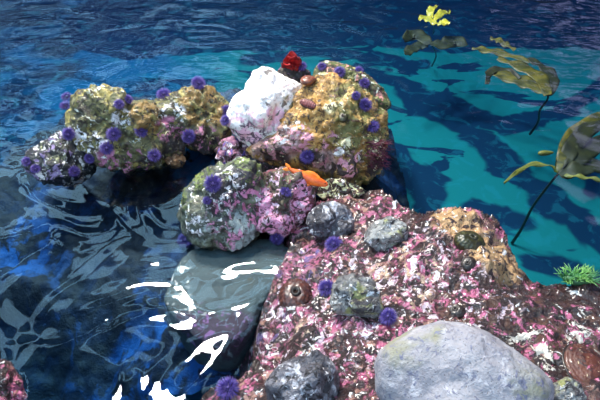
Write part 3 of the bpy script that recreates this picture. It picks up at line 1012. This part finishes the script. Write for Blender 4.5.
# brown rounded mussel-like shell at the lower right: an abalone
p, n = hit(588, 368, SURF)
k = np.linalg.norm(p - CAM) / F
nn = n * .4 + np.array([0, 0, .6]); nn /= np.linalg.norm(nn)
e = empty('abalone', p, 'wide brown abalone shell clinging to the reef at the lower right edge', 'shellfish', None, quat_to(nn))
m_ab = rock_mat('abalone_shell', (96, 50, 34), (60, 30, 24), [((190, 100, 130), 22, .62, .02, 4, .8, None), ((215, 190, 150), 34, .66, .02, 4, .8, None), ((40, 22, 20), 20, .56, .03, 4, .8, None)], rough=.4, bump=.5, coat=.3)
D, Fc = icos(5)
a = np.arctan2(D[:, 1], D[:, 0]); s = np.hypot(D[:, 0], D[:, 1])
V = np.stack([D[:, 0] * 24 * k, D[:, 1] * 20 * k, D[:, 2] * 7 * k * (1 - .3 * s)], 1)
V[:, 2] += (.03 * np.sin(s * 40 + a) * 7 * k) * (D[:, 2] > 0) + fbm(V, 40, 3, 2) * .003
link('shell', mesh('abalone_shell', V, Fc), m_ab, e)
D, Fc = icos(4)
V = D * np.array([25.5, 21.5, 2.0]) * k; V[:, 2] -= 1.0 * k
link('mantle', mesh('mantle', V, Fc), m_an3, e)
for j in range(5):
    ang = math.radians(200 + j * 16)
    D2, F2 = icos(2)
    V = D2 * np.array([1.3, 1.3, 1.1]) * k + np.array([math.cos(ang) * 17, math.sin(ang) * 14, 3.2]) * k
    link('breathing_hole', mesh('hole', V, F2), m_an3, e)

# ------------------------------------------------------------------ orange fish
m_or = simple_mat('orange_fish_skin', (235, 108, 22), (206, 78, 14), 30, .35, .3)
m_of = simple_mat('orange_fin', (250, 150, 40), (235, 112, 24), 30, .4, .1, stretch=(1, 6, 1))
dmin = min(np.linalg.norm(hit(288 + 40 * q, 168 + 17 * q, SURF)[0] - CAM) for q in (0, .2, .4, .6, .8, 1)) - .018
tail = CAM + ray(288, 168) * dmin; head = CAM + ray(328, 185) * dmin
ax = head - tail; Lf = np.linalg.norm(ax); ax /= Lf
side = np.cross(ax, -ray(308, 177)); side /= np.linalg.norm(side)    # across the body as seen
toward = np.cross(side, ax)
e = empty('fish', (tail + head) / 2, 'bright orange fish in the gap between the boulders and reef', 'fish')
c0 = (tail + head) / 2
us = np.linspace(0, 1, 26)
pts = [tail + ax * Lf * u - c0 + side * 0.006 * math.sin(u * 3.1) for u in us]
prof = [0.0035 + 0.021 * (math.sin(math.pi * min(1, (u * .86 + .02))) ** 1.3) for u in us]
V = []; Fc = []
seg = 16
for i, pp in enumerate(pts):
    h = prof[i] * (1 if i < 25 else .35)
    for q in range(seg):
        a = 2 * math.pi * q / seg
        V.append(pp + side * h * math.cos(a) + toward * h * .62 * math.sin(a))
for i in range(25):
    for q in range(seg):
        q2 = (q + 1) % seg
        Fc.append((i * seg + q, i * seg + q2, (i + 1) * seg + q2, (i + 1) * seg + q))
Fc.append(tuple(range(seg))); Fc.append(tuple(25 * seg + q for q in range(seg)))
link('body', mesh('fish_body', V, Fc), m_or, e)
for sg in (1, -1):
    pp = [tail - c0 + ax * (.012 - .03 * u) + side * sg * .014 * u for u in np.linspace(0, 1, 7)]
    V, Fc = ribbon(pp, [.004, .006, .007, .0075, .007, .005, .0015], side, .003)
    link('tail_fin', mesh('tail_fin', V, Fc), m_of, e)
b0 = tail + ax * Lf * .60 - c0
pp = [b0 + side * (.012 + .034 * u) - ax * .012 * u for u in np.linspace(0, 1, 8)]
dn = np.array([side]) if side.dot(AU) < 0 else -np.array([side])
pp = [b0 + dn[0] * (.010 + .030 * u) - ax * .010 * u for u in np.linspace(0, 1, 8)]
V, Fc = ribbon(pp, [.013, .013, .012, .012, .011, .010, .008, .004], ax, .003)
link('pelvic_fin', mesh('pelvic_fin', V, Fc), m_of, e)
pp = [tail + ax * Lf * (.4 + .35 * u) - c0 - dn[0] * (.016 + .004 * math.sin(u * 3)) for u in np.linspace(0, 1, 9)]
V, Fc = ribbon(pp, [.002, .005, .007, .008, .008, .007, .006, .004, .002], dn[0], .003)
link('dorsal_fin', mesh('dorsal_fin', V, Fc), m_of, e)
D, Fc = icos(2)
m_eye = simple_mat('fish_eye', (14, 12, 12), (30, 24, 20), 40, .1, .8)
for sg in (1, -1):
    V = D * .0032 + (head - ax * .014 - c0) + toward * sg * .0085 - dn[0] * .002
    link('eye', mesh('eye', V, Fc), m_eye, e)

# ------------------------------------------------------------------ seaweed
m_red = simple_mat('red_seaweed', (170, 34, 34), (112, 20, 28), 40, .35, .3)
b0 = hit(292, 70, SURF)[0] + np.array([0, .01, -.005])
e = empty('red_seaweed', b0, 'clump of red seaweed behind the white boulder', 'seaweed')
for j, (dx, up, w) in enumerate([(-9, 10, 9), (-5, 15, 9), (-1, 18, 9), (4, 17, 9), (8, 13, 8), (-8, 4, 9), (0, 9, 10), (7, 6, 9)]):
    k = np.linalg.norm(b0 - CAM) / F
    tip = np.array([dx * k, .03 * (j % 3 - 1), up * k * .95])
    pp = spline([np.array([dx * .25 * k, 0, -.02]), tip * .5 + [0, .01, 0], tip], 10)
    V, Fc = ribbon(pp, [w * k * x for x in (.15, .35, .5, .62, .68, .7, .65, .55, .4, .12)], (1, .3 * (j % 3 - 1), 0), .004, .008, j)
    link('frond', mesh('red_frond', V, Fc), m_red, e)


m_tuft = simple_mat('tuft_bristle', (112, 34, 62), (66, 20, 44), 20, .5, .1)
b0, n0 = hit(376, 153, SURF)
k = np.linalg.norm(b0 - CAM) / F
parts = []
for q in range(150):
    u = rng.uniform(-1, 1); v = rng.uniform(-1, 1)
    a0, _ = hit(376 + u * 11, 154 + v * 13, SURF)
    if np.linalg.norm(a0 - b0) > .2: continue
    d = n0 * .7 + np.array([.35, -.1, -.1]) + rng.normal(size=3) * .35; d /= np.linalg.norm(d)
    L = (7 + rng.rand() * 5) * k
    parts.append(tube([a0 - b0 - d * .004, a0 - b0 + d * L * .5, a0 - b0 + d * L + np.array([0, 0, -.008])], [.0016, .0014, .0006], 4))
V, Fc = merge(parts)
o = link('red_algae_tuft', mesh('red_algae_tuft', V, Fc), m_tuft); o.location = b0
tag(o, 'dark red bristly algae tuft on the lower right flank of the ochre boulder', 'seaweed')

m_kelp = simple_mat('kelp_blade', (98, 88, 22), (52, 54, 14), 14, .5, .05, stretch=(1, 1, 5))
m_kelpd = simple_mat('kelp_dark_blade', (44, 46, 14), (22, 26, 10), 14, .6, .0)
m_kelpy = simple_mat('kelp_young_blade', (176, 170, 56), (130, 134, 44), 14, .35, .3)
m_kelpo = simple_mat('kelp_pale_blade', (128, 124, 50), (96, 98, 40), 14, .5, .0, stretch=(1, 1, 5))
m_stipe = simple_mat('kelp_stipe', (40, 36, 22), (28, 26, 18), 20, .4, .2)


def leaf(name, parent, base, pxs, z, w, mat, seed=0, ruffle=.01, side=None):
    pts = spline([at(q[0], q[1], q[2] if len(q) > 2 else z) - base for q in pxs], 18)
    us = np.linspace(0, 1, 18)
    wid = [w * (0.12 + 0.88 * math.sin(math.pi * min(1, .06 + u * .9)) ** .7) for u in us]
    t = pts[-1] - pts[0]; s = np.cross(t, np.array([0, -.25, 1.0])) if side is None else np.array(side)
    V, Fc = ribbon(pts, wid, s, .004, ruffle, seed)
    return link(name, mesh(name, V, Fc), mat, parent)


def kelp(label, base_px, stipe, sr, leaves, floats=()):
    base = at(*base_px)
    e = empty('kelp', base, label, 'kelp', 'kelp growing in the tank')
    pts = spline([at(*q) - base for q in stipe], 26)
    V, Fc = tube(pts, [sr * (1.0 - .5 * i / 25) for i in range(26)], 8)
    link('stipe', mesh('stipe', V, Fc), m_stipe, e)
    for i, (pxs, z, w, mat) in enumerate(leaves):
        leaf('blade', e, base, pxs, z, w, mat, i * 1.7)
    for (px, py, z, rx, ang) in floats:
        c = at(px, py, z) - base
        D, Fc = icos(3)
        V = D * np.array([rx, rx * .32, rx * .32])
        V[:, 1:] *= (1 - .35 * D[:, 0:1])
        ca, sa = math.cos(ang), math.sin(ang)
        V = np.stack([V[:, 0] * ca - V[:, 1] * sa, V[:, 0] * sa + V[:, 1] * ca, V[:, 2]], 1) + c
        link('float', mesh('kelp_float', V, Fc), m_kelpo, e)
    return e


kelp('olive kelp with broad dark blades and a yellow float at the right edge', (515, 236, -.7),
     [(512, 243, -.74), (522, 228, -.6), (532, 208, -.42), (545, 190, -.25), (558, 174, -.12), (575, 155, -.07)], .010,
     [([(560, 172, -.12), (568, 150), (580, 130), (606, 112)], -.06, .055, m_kelp),
      ([(565, 174, -.12), (578, 158), (594, 146), (615, 135)], -.07, .055, m_kelpd),
      ([(560, 176, -.12), (575, 170), (592, 166), (618, 168)], -.09, .05, m_kelpd),
      ([(562, 170, -.12), (572, 148), (590, 128), (612, 122)], -.05, .05, m_kelpd),
      ([(558, 172, -.11), (548, 165), (530, 165), (516, 173), (504, 183)], -.08, .013, m_kelpo),
      ([(562, 176, -.12), (575, 176), (590, 178), (608, 182)], -.09, .012, m_kelpo)],
     [(546, 153, -.05, .045, .1)])
kelp('olive brown kelp clump drifting in the upper right', (532, 140, -.7),
     [(530, 134, -.5), (538, 122, -.35), (540, 110, -.2), (548, 96, -.1), (535, 80, -.07)], .010,
     [([(545, 92), (530, 84), (512, 78), (488, 72)], -.06, .06, m_kelp),
      ([(548, 95), (540, 78), (520, 66), (498, 58)], -.05, .055, m_kelp),
      ([(548, 96), (552, 80), (545, 68), (528, 58)], -.06, .05, m_kelpd),
      ([(520, 78), (505, 70), (490, 72), (487, 84)], -.05, .03, m_kelpd),
      ([(530, 62), (505, 54), (485, 50), (472, 48)], -.07, .035, m_kelp),
      ([(515, 50), (505, 44), (498, 40), (490, 38)], -.06, .03, m_kelp)])
kelp('bright yellow green kelp tip at the surface near the top', (433, 30, -.5),
     [(433, 34, -.5), (434, 28, -.2), (433, 22, -.04)], .008,
     [([(436, 24, -.02), (430, 20, -.015), (424, 17, -.01), (419, 20, -.02)], -.02, .034, m_kelpy),
      ([(435, 20, -.015), (440, 14, -.008), (446, 11, -.01), (449, 14, -.02)], -.02, .034, m_kelpy),
      ([(432, 18, -.015), (430, 12, --.015), (432, 8, --.015), (437, 6, -.02)], .0, .03, m_kelpy),
      ([(437, 24, .0), (442, 23, .005), (446, 22, .004), (449, 24, .0)], .0, .03, m_kelpy)])
kelp('dark kelp blades hanging deep below the bright tip, left of the drifting clump', (430, 60, -.6),
     [(432, 66, -.7), (436, 55, -.4), (430, 42, -.15)], .008,
     [([(430, 44), (420, 36), (412, 34), (404, 40)], -.12, .06, m_kelpd),
      ([(430, 44), (445, 44), (455, 40), (466, 46)], -.12, .06, m_kelpd),
      ([(428, 46), (418, 46), (410, 50), (406, 55)], -.14, .045, m_kelpd)])

# ------------------------------------------------------------------ light
def reflect_dir(px, py):
    d = ray(px, py).copy(); d[2] = -d[2]
    return d


def lamp(name, px, py, dist, sx, sy, power, color):
    P = at(px, py, 0); d = reflect_dir(px, py)
    L = bpy.data.lights.new(name, 'AREA')
    L.shape = 'RECTANGLE'; L.size = sx; L.size_y = sy; L.energy = power; L.color = color
    o = bpy.data.objects.new(name, L); COL.objects.link(o)
    o.location = P + d * dist
    o.rotation_mode = 'QUATERNION'
    o.rotation_quaternion = Vector(d).to_track_quat('Z', 'Y')
    return o


for (px, py, sx_, sy_, pw) in ((146, 301, .42, .26, 190), (186, 324, .32, .24, 150), (242, 312, .34, .26, 190), (132, 397, .42, .20, 150)):
    lamp('ceiling_lamp', px, py, 5.0, sx_, sy_, pw, (1.0, 0.93, 0.83))

w = bpy.data.worlds.new('sky'); S.world = w
w.use_nodes = True
t = NT(w.node_tree)
bg = t.n.get('Background')
tc = t.new('ShaderNodeTexCoord'); D = tc.outputs['Generated']
sx = t.new('ShaderNodeSeparateXYZ'); t.l.new(D, sx.inputs[0])
n1 = t.noise(D, 5.5, 2, 0.5, 1.0, 4)
cl = t.step(t.math('ABSOLUTE', t.math('SUBTRACT', n1, 0.5)), 0.042, 0.024)
# open sky to the left, dark buildings ahead and to the right, a neutral sky behind, brightened as added fill for the rocks
open_l = t.step(t.math('SUBTRACT', t.math('MULTIPLY', sx.outputs[0], -1.0), t.math('MULTIPLY', sx.outputs[1], 0.15)), -0.30, 0.10)
high = t.step(sx.outputs[2], 0.38, 0.60)
back = t.step(sx.outputs[1], 0.15, -0.35)
f = t.math('MULTIPLY', t.math('MULTIPLY', cl, open_l), t.math('MULTIPLY_ADD', high, 0.78, 0.22))
f = t.math('MULTIPLY', f, t.step(sx.outputs[2], 0.0, 0.25))
dark_and_fill = t.mix(back, (0.03, 0.06, 0.16, 1), (0.66, 0.72, 0.86, 1))
col = t.mix(f, dark_and_fill, (2.5, 4.8, 6.8, 1))
# a strip of pale sky low between the buildings on the right
n2 = t.step(t.noise(D, 4.0, 2, 0.5, 0.6, 9), 0.47, 0.53)
rl = t.math('MULTIPLY', t.step(sx.outputs[0], 0.26, 0.40), t.math('MULTIPLY', t.step(sx.outputs[2], 0.58, 0.48), t.step(sx.outputs[2], 0.30, 0.38)))
col = t.mix(t.math('MULTIPLY', rl, n2), col, (1.1, 1.15, 2.0, 1))
t.l.new(col, bg.inputs[0]); bg.inputs[1].default_value = 1.0

S.view_settings.view_transform = 'Standard'
S.view_settings.look = 'None'
S.view_settings.exposure = 0.0
S.view_settings.gamma = 1.0
S.view_settings.use_curve_mapping = False
S.cycles.max_bounces = 8
S.cycles.transparent_max_bounces = 12
S.cycles.sample_clamp_indirect = 6
